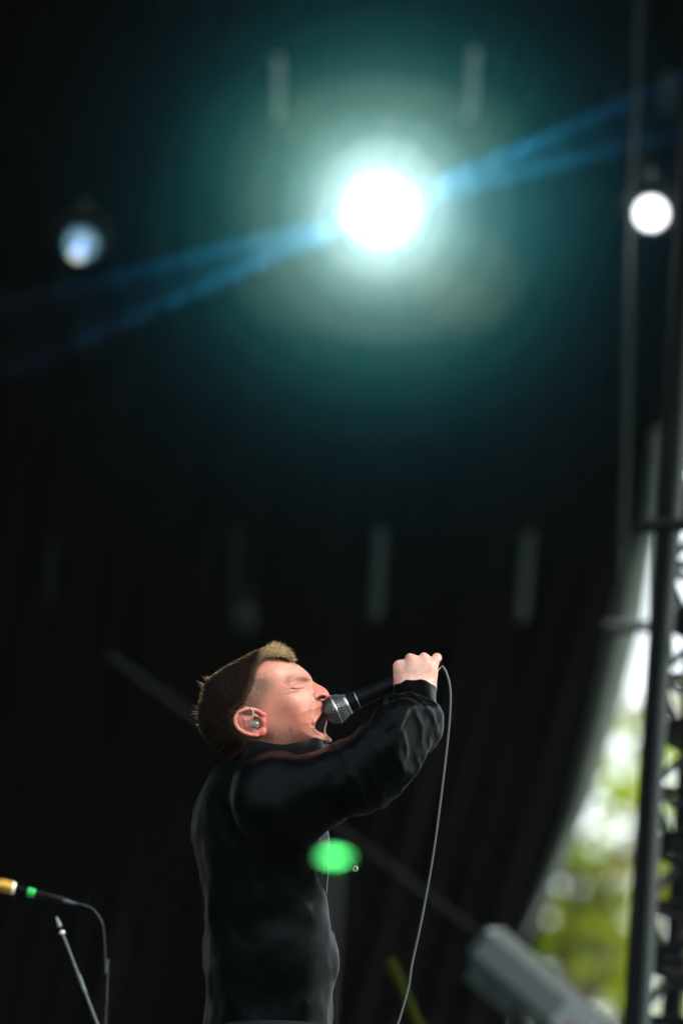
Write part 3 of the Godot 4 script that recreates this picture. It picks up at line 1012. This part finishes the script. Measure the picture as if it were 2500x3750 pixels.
func hair(parent: Node3D) -> void:
	var mb := MB.new()
	var c := Vector2(640, 620)
	var f := fan([BIG], c)
	var rows := 60
	for s in [1.0, -1.0]:
		var first := mb.v.size()
		var keep := []
		for k in f.size():
			for j in rows + 1:
				var p: Vector2 = c + f[k][0] * (f[k][1] * sin(PI * 0.5 * j / rows))
				var n := noise.get_noise_2d(p.x * 0.05, p.y * 0.025 + s * 9.0)
				var h := inside(p, HAIR)
				var z := hair_z(p) if j < rows else 0.0
				var tone := Color(0.008, 0.0045, 0.004)
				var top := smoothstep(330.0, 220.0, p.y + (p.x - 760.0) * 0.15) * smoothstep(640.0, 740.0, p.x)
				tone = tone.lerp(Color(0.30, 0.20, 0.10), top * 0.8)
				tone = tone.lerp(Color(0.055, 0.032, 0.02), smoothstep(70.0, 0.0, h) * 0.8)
				tone = tone * (1.0 + 0.5 * n)
				tone.a = 1.0
				if j < rows: z += n * 5.0 - 12.0 * smoothstep(25.0, 0.0, h)
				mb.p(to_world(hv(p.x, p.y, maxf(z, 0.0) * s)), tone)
				keep.append(h + n * 22.0 > 0.0)
		for k in f.size():
			var k2 := (k + 1) % f.size()
			for j in rows:
				var a: int = k * (rows + 1) + j
				var b: int = k2 * (rows + 1) + j
				if not (keep[a] and keep[b] and keep[a + 1] and keep[b + 1]): continue
				a += first; b += first
				if s > 0: mb.quad(a, a + 1, b + 1, b)
				else: mb.quad(a, b, b + 1, a + 1)
	# single hairs; directions in the plane of the profile
	var bx := cam_t.basis.x
	var by := cam_t.basis.y
	var bz := cam_t.basis.z
	var px := U / 2.24
	var rows2 := []
	# area, count, direction, spread, length, colour, lift
	for k in 7500:
		var p := Vector2(rng.randf_range(160, 980), rng.randf_range(120, 1000))
		var h := inside(p, HAIR)
		var d := inside(p, BIG)
		var temple := p.x < 740.0 and p.y > 350.0 and p.y < 640.0
		if h < (10.0 - 95.0 * pow(rng.randf(), 2.0) if temple else rng.randf_range(-14.0, 10.0)) or d < 3.0: continue
		var s := 1.0 if rng.randf() < 0.75 else -1.0
		var z := hair_z(p) * s
		var out := Vector2(p.x - 640, p.y - 600).normalized()
		var front := smoothstep(650.0, 740.0, p.x) * smoothstep(345.0, 250.0, p.y)
		var flow := Vector2(-0.75, 0.62).lerp(Vector2(0.85, 0.1), front) + out * (0.15 + 0.25 * front)
		var dir := bx * (flow.x + rng.randfn() * 0.25) - by * (flow.y + rng.randfn() * 0.25) + bz * s * (0.25 + rng.randfn() * 0.15)
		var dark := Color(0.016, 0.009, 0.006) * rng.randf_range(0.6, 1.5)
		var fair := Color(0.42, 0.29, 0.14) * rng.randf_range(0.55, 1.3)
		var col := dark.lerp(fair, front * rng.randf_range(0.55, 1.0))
		if d < 24.0 and p.y < 600.0: col = col.lerp(fair, rng.randf_range(0.2, 0.7))  # hairs near the outline paler, rim light painted in
		if h < 0.0 and temple: col = Color(0.075, 0.043, 0.025) * rng.randf_range(0.6, 1.3)
		col.a = 1.0
		blade(mb, to_world(hv(p.x, p.y, z - (4.0 if h > 0.0 else 13.0) * s)), dir, px * (rng.randf_range(22, 46) if h > 0.0 else rng.randf_range(14, 24)) * (1.0 + 0.3 * front), px * rng.randf_range(0.9, 1.9), col, -by * 0.2)
	# forelock, and the back rim light painted as fair hairs along the outline
	for k in BIG.size():
		var a := BIG[k]
		var b := BIG[(k + 1) % BIG.size()]
		if a.y > 900.0 or a.x > 958.0: continue
		var n := int(a.distance_to(b) * (0.8 if a.x > 260.0 else 0.4))
		for j in n:
			var p := a.lerp(b, rng.randf())
			var nrm := Vector2(b.y - a.y, a.x - b.x).normalized()
			if nrm.dot(p - Vector2(640, 600)) < 0.0: nrm = -nrm
			var z := rng.randfn() * 55.0
			var lock := smoothstep(690.0, 760.0, p.x) * (0.6 + 0.4 * smoothstep(300.0, 200.0, p.y))
			var tuft := gauss(p, Vector2(815, 140), 45, 40)
			var back := gauss(p, Vector2(222, 450), 30, 45) + 0.8 * gauss(p, Vector2(166, 690), 25, 60)
			if back > 0.25 and rng.randf() > 0.35: continue
			var flow := Vector2(0.7, -0.5).lerp(Vector2(0.95, 0.3), smoothstep(830.0, 930.0, p.x)) if lock > 0.5 else Vector2(-0.75, 0.6)
			if back > 0.3: flow = Vector2(-0.4, -0.35)
			var dir2 := flow * 0.9 + nrm * (0.35 + 0.9 * tuft + 0.6 * back) + Vector2(rng.randfn(), rng.randfn()) * (0.18 + 0.25 * lock)
			var dir := bx * dir2.x - by * dir2.y + bz * rng.randfn() * 0.3
			var len := rng.randf_range(8, 16) + 34.0 * lock * rng.randf_range(0.5, 1.2) + 60.0 * back * rng.randf_range(0.5, 1.5)
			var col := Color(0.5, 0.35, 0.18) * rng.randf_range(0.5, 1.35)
			col.a = 1.0
			var q := p - nrm * rng.randf_range(2, 14)
			blade(mb, to_world(hv(q.x, q.y, z)), dir, px * len, px * rng.randf_range(0.9, 1.8), col, Vector3(0, -0.15, 0))
	var o := part("hair", mb, M.hair, parent)
	o.set_meta("label", "short dark hair, shaved at the side, fair on top")

func ear(mb: MB) -> void:
	var e0 := 3.6 / 2.24 * U * 0.0
	# positions in head units
	var q := func(x: float, y: float, z: float) -> Vector3: return hv(x, y, z)
	var u := U / 2.24
	var zc := 318.0
	var helix := []
	for a in [[706, 700, 12], [668, 668, 30], [618, 652, 48], [560, 652, 60], [508, 678, 70], [480, 722, 76], [482, 768, 76], [506, 812, 70], [550, 842, 62], [604, 862, 50], [655, 868, 40]]:
		helix.append(q.call(a[0], a[1], zc + a[2]))
	var anti := []
	for a in [[560, 700, 44], [560, 742, 50], [576, 790, 48], [612, 822, 42], [650, 838, 34]]:
		anti.append(q.call(a[0], a[1], zc + a[2]))
	var lobe: Vector3 = q.call(686, 842, zc + 14)
	var tragus: Vector3 = q.call(702, 760, zc + 8)
	var field := func(p: Vector3) -> float:
		var d := 1e9
		for k in helix.size() - 1:
			d = minf(d, cap(p, helix[k], helix[k + 1], 15.0 * u, 15.0 * u))
		for k in anti.size() - 1:
			d = smin(d, cap(p, anti[k], anti[k + 1], 15.0 * u, 15.0 * u), 12.0 * u)
		d = smin(d, ell(p, q.call(575, 765, zc + 30), Vector3(100, 96, 22) * u), 14.0 * u)
		d = smin(d, ell(p, q.call(600, 760, zc + 0), Vector3(90, 85, 40) * u), 30.0 * u)
		d = smin(d, ell(p, lobe, Vector3(48, 36, 20) * u), 20.0 * u)
		d = smin(d, ell(p, tragus, Vector3(24, 38, 18) * u), 16.0 * u)
		d = smin(d, cap(p, q.call(716, 700, zc - 18), q.call(712, 830, zc - 18), 22.0 * u, 24.0 * u), 30.0 * u)
		d = smax(d, -ell(p, q.call(645, 772, zc + 46), Vector3(54, 56, 74) * u), 10.0 * u)
		d = smax(d, -ell(p, q.call(570, 698, zc + 70), Vector3(66, 22, 44) * u), 8.0 * u)
		return d
	var lo: Vector3 = q.call(440, 900, zc - 60)
	var hi: Vector3 = q.call(760, 610, zc + 120)
	var paint := func(p: Vector3) -> Color:
		var x := (p.x / U + 1250.0 - 650.0) * 2.24
		var y := (1875.0 - p.y / U - 2300.0) * 2.24
		var c := Color(0.56, 0.24, 0.175)
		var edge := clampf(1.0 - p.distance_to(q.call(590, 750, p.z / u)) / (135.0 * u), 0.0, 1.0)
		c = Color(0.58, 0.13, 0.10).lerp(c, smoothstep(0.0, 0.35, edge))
		c = c.lerp(Color(0.10, 0.022, 0.014), 0.85 * gauss(Vector2(x, y), Vector2(648, 776), 40, 44))  # shade in the ear hollow, painted
		c = c.lerp(Color(0.16, 0.035, 0.02), 0.8 * gauss(Vector2(x, y), Vector2(580, 694), 48, 11, 0.25))  # painted shadow under the upper ear fold
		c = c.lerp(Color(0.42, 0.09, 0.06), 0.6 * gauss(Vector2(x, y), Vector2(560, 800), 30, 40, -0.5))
		return c
	nets(mb, field, lo, hi, 7.0 * u, paint)

func earpiece(parent: Node3D) -> void:
	var u := U / 2.24
	var mb := MB.new()
	var c := hv(635, 782, 318 + 52)
	var seg := 20
	for j in 13:
		for s in seg:
			var a := PI * j / 12.0
			var b := TAU * s / seg
			var v := Vector3(cos(b) * sin(a) * 40.0, cos(a) * 34.0, sin(b) * sin(a) * 26.0)
			v = v.rotated(Vector3(0, 0, 1), 0.4)
			mb.p(to_world(c + v * u))
	for j in 12:
		for s in seg:
			var t := (s + 1) % seg
			mb.quad(j * seg + s, j * seg + t, (j + 1) * seg + t, (j + 1) * seg + s)
	var clear := mat(Color(0.30, 0.29, 0.28), 0.1, 0.0, false, 0.8)
	clear.refraction_enabled = true
	clear.refraction_scale = 0.04
	clear.albedo_color.a = 0.35
	var o := part("earpiece", mb, clear, parent)
	o.set_meta("label", "clear in-ear monitor with a thin cable over the ear")
	mb = MB.new()
	tube(mb, [to_world(hv(608, 760, 318 + 66)), to_world(hv(618, 726, 318 + 70))], [9.0 * u], 10)
	part("plug", mb, mat(Color(0.7, 0.55, 0.28), 0.3, 0.9), o)
	mb = MB.new()
	var keys := []
	for a in [[617, 730, 390], [626, 704, 394], [628, 678, 394], [616, 656, 388], [590, 640, 376], [556, 636, 352]]:
		keys.append(to_world(hv(a[0], a[1], a[2])))
	tube(mb, cable_curve(keys, 6), [6.0 * u], 8)
	part("cable", mb, mat(Color(0.35, 0.32, 0.27), 0.3), o)

func hand_field() -> Callable:
	var c := []
	for a in [
		# metacarpals
		[1492, 2520, 55, 1462, 2440, 42, 23, 20], [1508, 2520, 62, 1507, 2416, 48, 23, 21], [1530, 2520, 60, 1553, 2412, 45, 22, 20], [1556, 2520, 52, 1590, 2420, 32, 22, 17],
		[1505, 2510, 40, 1550, 2440, 30, 30, 28], [1466, 2442, 30, 1467, 2512, 38, 25, 27], [1568, 2440, 36, 1566, 2520, 46, 26, 28],
		# wrist and forearm
		[1494, 2520, 56, 1494, 2620, 110, 46, 46], [1545, 2520, 56, 1545, 2620, 110, 48, 46]]:
		c.append([sv(a[0], a[1], a[2]), sv(a[3], a[4], a[5]), a[6] * U, a[7] * U])
	var fingers := [
		[[1462, 2440, 42], [1456, 2442, -28], [1462, 2482, -48], [1480, 2506, -24], 19, 17, 15, 13],
		[[1507, 2416, 48], [1501, 2412, -30], [1503, 2468, -56], [1516, 2500, -30], 20, 18, 16, 14],
		[[1553, 2412, 45], [1552, 2408, -28], [1553, 2460, -52], [1560, 2490, -28], 19, 17, 15, 13],
		[[1590, 2420, 32], [1599, 2409, -12], [1600, 2440, -34], [1592, 2456, -18], 17, 17, 14, 12],
		[[1470, 2505, 34], [1458, 2516, -6], [1464, 2496, -40], [1492, 2482, -62], 26, 20, 17, 13]]
	var fs := []
	for f in fingers:
		var l := []
		for k in 3:
			l.append([sv(f[k][0], f[k][1], f[k][2]), sv(f[k + 1][0], f[k + 1][1], f[k + 1][2]), f[4 + k] * U, f[5 + k] * U])
		fs.append(l)
	return func(p: Vector3) -> float:
		var d := 1e9
		for k in c: d = smin(d, cap(p, k[0], k[1], k[2], k[3]), 17.0 * U)
		d = smin(d, ell(p, sv(1522, 2468, 50), Vector3(74, 60, 27) * U), 20.0 * U)
		for l in fs:
			var e := 1e9
			for k in l: e = smin(e, cap(p, k[0], k[1], k[2], k[3]), 5.0 * U)
			d = smin(d, e, 7.0 * U)
		return d

func hand_tone(p: Vector3) -> Color:
	var x := p.x / U + 1250.0
	var y := 1875.0 - p.y / U
	var n := noise.get_noise_2d(x * 0.05, y * 0.05)
	var c := Color(0.60, 0.37, 0.29).lerp(Color(0.56, 0.26, 0.20), clampf(0.4 + n, 0.0, 1.0))
	for k in [1464, 1507, 1553, 1592]:
		c = c.lerp(Color(0.60, 0.24, 0.19), 0.35 * gauss(Vector2(x, y), Vector2(k, 2408), 12, 14))
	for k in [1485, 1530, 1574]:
		c = c.lerp(Color(0.36, 0.15, 0.11), 0.5 * gauss(Vector2(x, y), Vector2(k, 2425), 6, 26))  # brownish shadows painted between the knuckles
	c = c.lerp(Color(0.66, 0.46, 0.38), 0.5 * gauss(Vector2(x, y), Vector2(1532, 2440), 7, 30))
	c = c.lerp(Color(0.55, 0.14, 0.13), 0.6 * smoothstep(1475.0, 1440.0, x) * smoothstep(2420.0, 2470.0, y))  # thumb side reddened, its turned-from-light look painted in
	c.a = 1.0
	return c

func jacket_field(sleeve_only: bool) -> Callable:
	var c := []
	var arm := [[1508, 2580, 180, 1500, 2640, 380, 104, 106], [1500, 2640, 380, 1474, 2668, 545, 106, 112], [1474, 2668, 545, 1300, 2825, 480, 116, 128], [1300, 2825, 480, 1030, 2930, 345, 128, 165],
		[1485, 2740, 520, 1385, 2890, 440, 66, 42]]
	var trunk := [[1010, 2900, 330, 1010, 2890, -300, 165, 125], [942, 2990, 0, 980, 3500, 0, 188, 190], [985, 3500, 0, 968, 4050, 0, 190, 205],
		[1000, 2880, -390, 1000, 3400, -440, 105, 110], [1000, 3400, -440, 1110, 3880, -380, 120, 110], [930, 2890, 0, 942, 3050, 0, 150, 190]]
	for a in arm:
		c.append([sv(a[0], a[1], a[2]), sv(a[3], a[4], a[5]), a[6] * U, a[7] * U, false])
	if not sleeve_only:
		for a in trunk:
			c.append([sv(a[0], a[1], a[2]), sv(a[3], a[4], a[5]), a[6] * U, a[7] * U, a[0] < 1015 and a[2] == 0])
	var edge := sv(1500, 2548, 300)
	var up_n := Vector3(0.29, 0.92, -0.25).normalized()
	var chest := sv(990, 3000, 0)
	var elbow := sv(1474, 2668, 545)
	var strip := sv(1512, 2770, 540)
	var strip_n := Vector3(0.84, -0.12, 0.53).normalized()
	var upper_n := Vector3(-0.42, 0.50, 0.76).normalized()
	var elbow_n := Vector3(0.46, 0.39, 0.80).normalized()
	var cuff_n := Vector3(0.0, 0.93, -0.37).normalized()
	var cuff := [sv(1520, 2515, 60), sv(1514, 2610, 200), 78.0 * U, 80.0 * U]
	var folds := [[sv(1472, 2535, 300), sv(1560, 2645, 440), 9.0], [sv(1490, 2650, 540), sv(1520, 2720, 560), 7.0], [sv(1400, 2600, 400), sv(1440, 2690, 560), 7.0], [sv(1578, 2580, 360), sv(1560, 2690, 520), 10.0], [sv(1430, 2760, 560), sv(1500, 2700, 620), 9.0], [sv(1180, 2730, 420), sv(1330, 2700, 520), 8.0]]
	return func(p: Vector3) -> float:
		var d := 1e9
		for k in c:
			if k[4]:
				var s := Vector3(1, 1, 0.6)
				var pr: Vector3 = (p - chest).rotated(Vector3.UP, deg_to_rad(-32.0)) + chest
				d = smin(d, cap(pr * s, k[0] * s, k[1] * s, k[2], k[3]) , 60.0 * U)
			else:
				d = smin(d, cap(p, k[0], k[1], k[2], k[3]), 40.0 * U)
		var q := p / U
		var n := noise.get_noise_3d(q.x * 0.0042, q.y * 0.0042, q.z * 0.0042)
		var rid := 1.0 - absf(noise.get_noise_3d(q.x * 0.0075 + q.y * 0.003, q.y * 0.0035 - q.x * 0.002, q.z * 0.0045 + 7.0)) * 2.2
		d -= (n * 15.0 - 3.0) * U
		for f in folds:
			var e: float = cap(p, f[0], f[1], 0.0, 0.0)
			d -= f[2] * U * exp(-pow(e / (16.0 * U), 2.0))
		# cloth drawn flat over the elbow
		if q.x > 60.0:
			d = smax(d, (p - elbow).dot(elbow_n) - 84.0 * U, 24.0 * U)
			d = smax(d, (p - strip).dot(strip_n), 12.0 * U)
			d = smax(d, (p - elbow).dot(upper_n) - 96.0 * U, 20.0 * U)
		d -= 7.0 * pow(maxf(rid, 0.0), 2.0) * U
		# the wide sleeve ends in an open mouth, the cuff comes out of it
		var cut := (p - edge).dot(up_n)
		if cut > -90.0 * U and p.x > sv(1300, 0).x:
			var cav: float = cap(p, cuff[0], cuff[1], 89.0 * U, 90.0 * U)
			d = smax(d, cut, 8.0 * U)
			d = smax(d, -maxf(cav, -cut - 60.0 * U), 6.0 * U)
		var e2: float = cap(p, cuff[0], cuff[1], cuff[2], cuff[3])
		e2 = maxf(e2, (p - cuff[0]).dot(cuff_n))
		e2 -= (sin(q.x * 0.11 + q.y * 0.05) * 3.0 + n * 8.0) * U
		return minf(d, e2)

func collar(parent: Node3D) -> void:
	# a band round the neck; the top edge as it runs over jaw and nape (head units), lower edge inside the shoulders
	var mb := MB.new()
	var seg := 96
	var near := PackedVector2Array([Vector2(430, 985), Vector2(520, 925), Vector2(660, 912), Vector2(780, 932), Vector2(880, 940), Vector2(1000, 922), Vector2(1090, 893), Vector2(1140, 886), Vector2(1178, 905), Vector2(1205, 950), Vector2(1235, 945)])
	for k in seg:
		var t := TAU * k / seg
		var x := 835.0 + 395.0 * cos(t)
		var z := 388.0 * sin(t)
		var y := 0.0
		for j in near.size() - 1:
			if x >= near[j].x and x <= near[j + 1].x:
				y = lerpf(near[j].y, near[j + 1].y, (x - near[j].x) / (near[j + 1].x - near[j].x))
		if y == 0.0: y = 985.0 if x < 800 else 945.0
		if z < 0.0: y += 25.0
		var wob := 7.0 * sin(t * 5.0) + 5.0 * sin(t * 11.0 + 1.0)
		for j in 9:
			var r := j / 8.0
			var o := 1.0 + 0.32 * r * r + 0.05 * sin(r * PI) + wob * 0.004 * r
			var yy := lerpf(y, 1420.0, r)
			mb.p(to_world(hv(835.0 + (x - 835.0) * o, yy, z * o + (8.0 if j == 0 else 0.0))))
		for j in 3:   # turned-in top edge
			var o := 1.0 - 0.035 * (j + 1)
			mb.p(to_world(hv(835.0 + (x - 835.0) * o, y + 4.0 + 60.0 * j, z * o)))
	for k in seg:
		var k2 := (k + 1) % seg
		for j in 8: mb.quad(k * 12 + j, k2 * 12 + j, k2 * 12 + j + 1, k * 12 + j + 1)
		mb.quad(k * 12, k * 12 + 9, k2 * 12 + 9, k2 * 12)
		for j in 2: mb.quad(k * 12 + 9 + j, k * 12 + 10 + j, k2 * 12 + 10 + j, k2 * 12 + 9 + j)
	part("collar", mb, M.jacket, parent)

func singer() -> void:
	head_outlines()
	var hip := to_world(sv(985, 4050, 0))
	var base := Vector3(hip.x, 1.3, hip.z)
	var t := thing("person", "singer in a black jacket, head thrown back, shouting into a hand held microphone", "person", base)
	var mb := MB.new()
	head_skin(mb)
	ear(mb)
	nets(mb, hand_field(), sv(1405, 2640, -110), sv(1650, 2360, 190), 0.0024, hand_tone)
	var flesh := func(_p: Vector3) -> Color: return Color(0.5, 0.27, 0.2)
	var frame := func(p: Vector3) -> float:
		var d := cap(p, sv(960, 2850, 0), sv(985, 2980, 0), 100 * U, 140 * U)
		d = smin(d, cap(p, sv(1000, 2930, 300), sv(1000, 2930, -300), 90 * U, 90 * U), 60 * U)
		var s := Vector3(1, 1, 0.6)
		var chest := sv(990, 3000, 0)
		var pr: Vector3 = (p - chest).rotated(Vector3.UP, deg_to_rad(-32.0)) + chest
		d = smin(d, cap(pr * s, sv(1000, 2960, 0) * s, sv(970, 4050, 0) * s, 110 * U, 110 * U), 40 * U)
		d = smin(d, cap(p, sv(1010, 2930, 330), sv(1470, 2690, 430), 80 * U, 45 * U), 30 * U)
		d = smin(d, cap(p, sv(1470, 2690, 430), sv(1518, 2600, 120), 45 * U, 45 * U), 20 * U)
		d = smin(d, cap(p, sv(990, 2900, -370), sv(1000, 3400, -440), 90 * U, 75 * U), 30 * U)
		d = smin(d, cap(p, sv(1000, 3400, -440), sv(1110, 3850, -380), 75 * U, 60 * U), 30 * U)
		return d
	nets(mb, frame, sv(700, 4300, -620), sv(1650, 2550, 640), 0.016, flesh)
	part("body", mb, M.skin, t)
	hair(t)
	earpiece(t)
	var ink := func(_p: Vector3) -> Color: return Color.WHITE
	mb = MB.new()
	nets(mb, jacket_field(false), sv(600, 4250, -680), sv(1260, 2560, 560), 0.011, ink)
	var jk := part("jacket", mb, M.jacket, t)
	mb = MB.new()
	nets(mb, jacket_field(true), sv(1180, 3000, 0), sv(1680, 2440, 760), 0.0042, ink)
	part("sleeve", mb, M.jacket, jk)
	collar(jk)
	# open front: flap, zip, snap
	mb = MB.new()
	var fl := [[1150, 3030, 20], [1205, 3060, 60], [1300, 3150, 150], [1318, 3176, 160], [1296, 3200, 150], [1238, 3250, 80], [1150, 3300, 20]]
	for s in [0.0, -9.0]:
		for q in fl: mb.p(to_world(sv(q[0], q[1], q[2] + s)))
	for k in range(1, 6):
		mb.tri(0, k, k + 1); mb.tri(7, 7 + k + 1, 7 + k)
	for k in 7:
		var k2 := (k + 1) % 7
		mb.quad(k, 7 + k, 7 + k2, k2)
	part("front_flap", mb, M.jacket, jk)
	mb = MB.new()
	var zk := []
	for q in [[1181, 3085, 180], [1196, 3130, 178], [1202, 3180, 176], [1198, 3230, 176], [1196, 3262, 178]]: zk.append(to_world(sv(q[0], q[1], q[2])))
	var zp := cable_curve(zk, 10)
	for k in range(0, zp.size() - 1):
		tube(mb, [zp[k], zp[k].lerp(zp[k + 1], 0.55)], [2.2 * U], 6)
	part("zip", mb, mat(Color(0.5, 0.52, 0.5), 0.35, 0.8), jk)
	mb = MB.new()
	var sn := to_world(sv(1300, 3172, 153))
	lathe(mb, sn, (cam_t.basis.z - cam_t.basis.x * 0.5).normalized(), [[0.0, 4.0 * U], [2.5 * U, 5.0 * U], [3.5 * U, 8.0 * U], [2.5 * U, 11.0 * U], [0.0, 12.0 * U]], 20)
	part("snap_button", mb, mat(Color(0.45, 0.48, 0.47), 0.4, 0.6), jk)
	# seam edge of the jacket front
	mb = MB.new()
	var sk := []
	for q in [[1158, 3090, 226], [1182, 3190, 196], [1205, 3300, 150], [1220, 3440, 120], [1226, 3560, 110], [1234, 3760, 100]]: sk.append(to_world(sv(q[0], q[1], q[2])))
	tube(mb, cable_curve(sk, 10), [3.0 * U], 6)
	part("front_seam", mb, M.jacket, jk)
	# trousers and shoes, below the picture
	mb = MB.new()
	for s in [-1.0, 1.0]:
		var h := hip + Vector3(0, 0.02, 0.1 * s)
		tube(mb, [h + Vector3(0, 0.1, 0), h + Vector3(0.02, -0.2, 0.02 * s), h + Vector3(0.06, -0.48, 0.03 * s), Vector3(h.x + 0.0, 1.39, h.z + 0.05 * s)], [0.11, 0.1, 0.075, 0.065], 18)
	part("trousers", mb, M.trousers, t)
	for s in [-1.0, 1.0]:
		mb = MB.new()
		box(mb, Transform3D(Basis(), Vector3(hip.x + 0.06, 1.345, hip.z + 0.15 * s)), Vector3(0.28, 0.09, 0.1), 0.03)
		part("shoe", mb, M.dark_plastic, t)
	microphone()

func microphone() -> void:
	var c := to_world(sv(1232, 2596, 6))
	var tail := to_world(sv(1606, 2432, 0))
	var ax := (tail - c).normalized()
	var L := c.distance_to(tail)
	var t := thing("microphone", "silver grilled microphone held at the singer's open mouth", "microphone", c)
	var R := 0.0245
	# outline of the grille: dome towards the mouth, band, cone towards the handle
	var prof := []
	for k in 13:
		var a := PI * 0.5 * k / 12.0
		prof.append([-0.0215 * cos(a) - 0.001, R * sin(a)])
	for k in range(1, 9):
		var s := k / 8.0
		prof.append([-0.001 + 0.0185 * s, R * (1.0 - 0.12 * s - 0.19 * s * s)])
	var mb := MB.new()
	var inner := []
	for q in prof: inner.append([q[0] * 0.94, q[1] * 0.93])
	lathe(mb, c, ax, inner, 40)
	part("foam", mb, mat(Color(0.01, 0.012, 0.012), 0.9), t)
	mb = MB.new()
	var fr := side(ax)
	var n := 30
	for k in n:
		for w in 1:
			var pts := []
			for j in range(1, prof.size()):
				var a := TAU * k / n + j * 0.035
				var r: float = prof[j][1] + (0.0004 if (j + k) % 2 == 0 else -0.0003)
				pts.append(c + ax * prof[j][0] + (fr[0] * cos(a) + fr[1] * sin(a)) * r)
			tube(mb, pts, [0.0006], 6, Color.WHITE, false)
	for j in range(2, prof.size(), 1):
		var pts := []
		for k in n + 1:
			var a := TAU * k / n + j * 0.035
			var r: float = prof[j][1] + (0.0004 if (j + k) % 2 == 1 else -0.0003)
			pts.append(c + ax * prof[j][0] + (fr[0] * cos(a) + fr[1] * sin(a)) * r)
		tube(mb, pts, [0.0006], 6, Color.WHITE, false)
	part("grille", mb, mat(Color(0.17, 0.18, 0.185), 0.32, 1.0), t)
	mb = MB.new()
	lathe(mb, c, ax, [[-0.0030, R * 0.99], [-0.0026, R * 1.03], [-0.001, R * 1.045], [0.0006, R * 1.03], [0.001, R * 0.99]], 48)
	part("band", mb, M.steel, t)
	mb = MB.new()
	lathe(mb, c, ax, [[0.0168, R * 0.66], [0.0166, R * 0.73], [0.0182, R * 0.755], [0.0212, R * 0.72], [0.0222, R * 0.67], [0.0222, R * 0.6]], 48)
	part("collar", mb, M.steel, t)
	mb = MB.new()
	lathe(mb, c, ax, [[0.0212, R * 0.62], [0.0225, R * 0.66], [0.027, R * 0.66], [0.028, R * 0.625], [0.036, R * 0.605], [0.037, R * 0.61], [0.0385, R * 0.61], [0.039, R * 0.60], [0.1, 0.0125], [L - 0.022, 0.0108], [L - 0.018, 0.0112], [L - 0.018, 0.0]], 40)
	part("body", mb, M.dark_plastic, t)
	mb = MB.new()
	lathe(mb, c, ax, [[0.0370, R * 0.612], [0.0372, R * 0.622], [0.0382, R * 0.622], [0.0384, R * 0.612]], 40)
	part("ring", mb, mat(Color(0.35, 0.4, 0.4), 0.3, 0.8), t)
	mb = MB.new()
	lathe(mb, c, ax, [[L - 0.02, 0.0], [L - 0.02, 0.0085], [L - 0.004, 0.0085], [L - 0.001, 0.006], [L + 0.006, 0.0045]], 18)
	part("connector", mb, M.dark_plastic, t)
	# cable: out of the hand, over and down to the stage
	mb = MB.new()
	var keys := [c + ax * (L - 0.002)]
	for q in [[1622, 2444, 2], [1637, 2475, 4], [1647, 2520, 6], [1648, 2580, 8], [1641, 2680, 10], [1629, 2790, 10], [1612, 2930, 10], [1585, 3130, 8], [1550, 3330, 4], [1510, 3520, 0], [1450, 3770, 0]]:
		keys.append(to_world(sv(q[0], q[1], q[2])))
	var e: Vector3 = keys[-1]
	keys.append(Vector3(e.x - 0.12, 2.0, e.z - 0.05))
	keys.append(Vector3(e.x - 0.10, 1.5, e.z))
	keys.append(Vector3(e.x + 0.05, 1.305, e.z + 0.05))
	keys.append(Vector3(e.x + 0.5, 1.305, e.z + 0.1))
	tube(mb, cable_curve(keys, 10), [0.0018], 8)
	var o := part("microphone_cable", mb, mat(Color(0.085, 0.095, 0.09), 0.5))
	tag(o, "grey cable arching from the singer's raised hand down to the stage", "cable")

func added_green_lamp() -> void:
	var d := 5.6  # lamp and stand added to give a green glow spot
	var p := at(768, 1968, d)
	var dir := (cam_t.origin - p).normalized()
	var t := thing("added_green_lamp", "added green lamp standing in for a green glow spot before the singer's jacket", "lamp", p)
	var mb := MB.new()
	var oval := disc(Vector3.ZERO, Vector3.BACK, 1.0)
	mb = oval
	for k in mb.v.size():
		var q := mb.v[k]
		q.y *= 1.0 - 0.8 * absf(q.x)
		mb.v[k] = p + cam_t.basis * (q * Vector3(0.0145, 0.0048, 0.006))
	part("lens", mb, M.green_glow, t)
	mb = MB.new()
	box(mb, Transform3D(cam_t.basis, p - dir * 0.006), Vector3(0.026, 0.01, 0.009), 0.002)
	part("housing", mb, M.black_metal, t)
	mb = MB.new()
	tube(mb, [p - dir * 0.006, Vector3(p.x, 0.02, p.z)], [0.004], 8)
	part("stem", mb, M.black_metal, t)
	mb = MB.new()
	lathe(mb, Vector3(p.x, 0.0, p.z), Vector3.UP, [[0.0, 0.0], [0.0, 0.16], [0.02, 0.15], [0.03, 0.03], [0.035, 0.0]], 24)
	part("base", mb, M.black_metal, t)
	omni("added_green_lamp_light", p + dir * 0.02, Color(0.1, 1.0, 0.25), 0.002, 0.01)
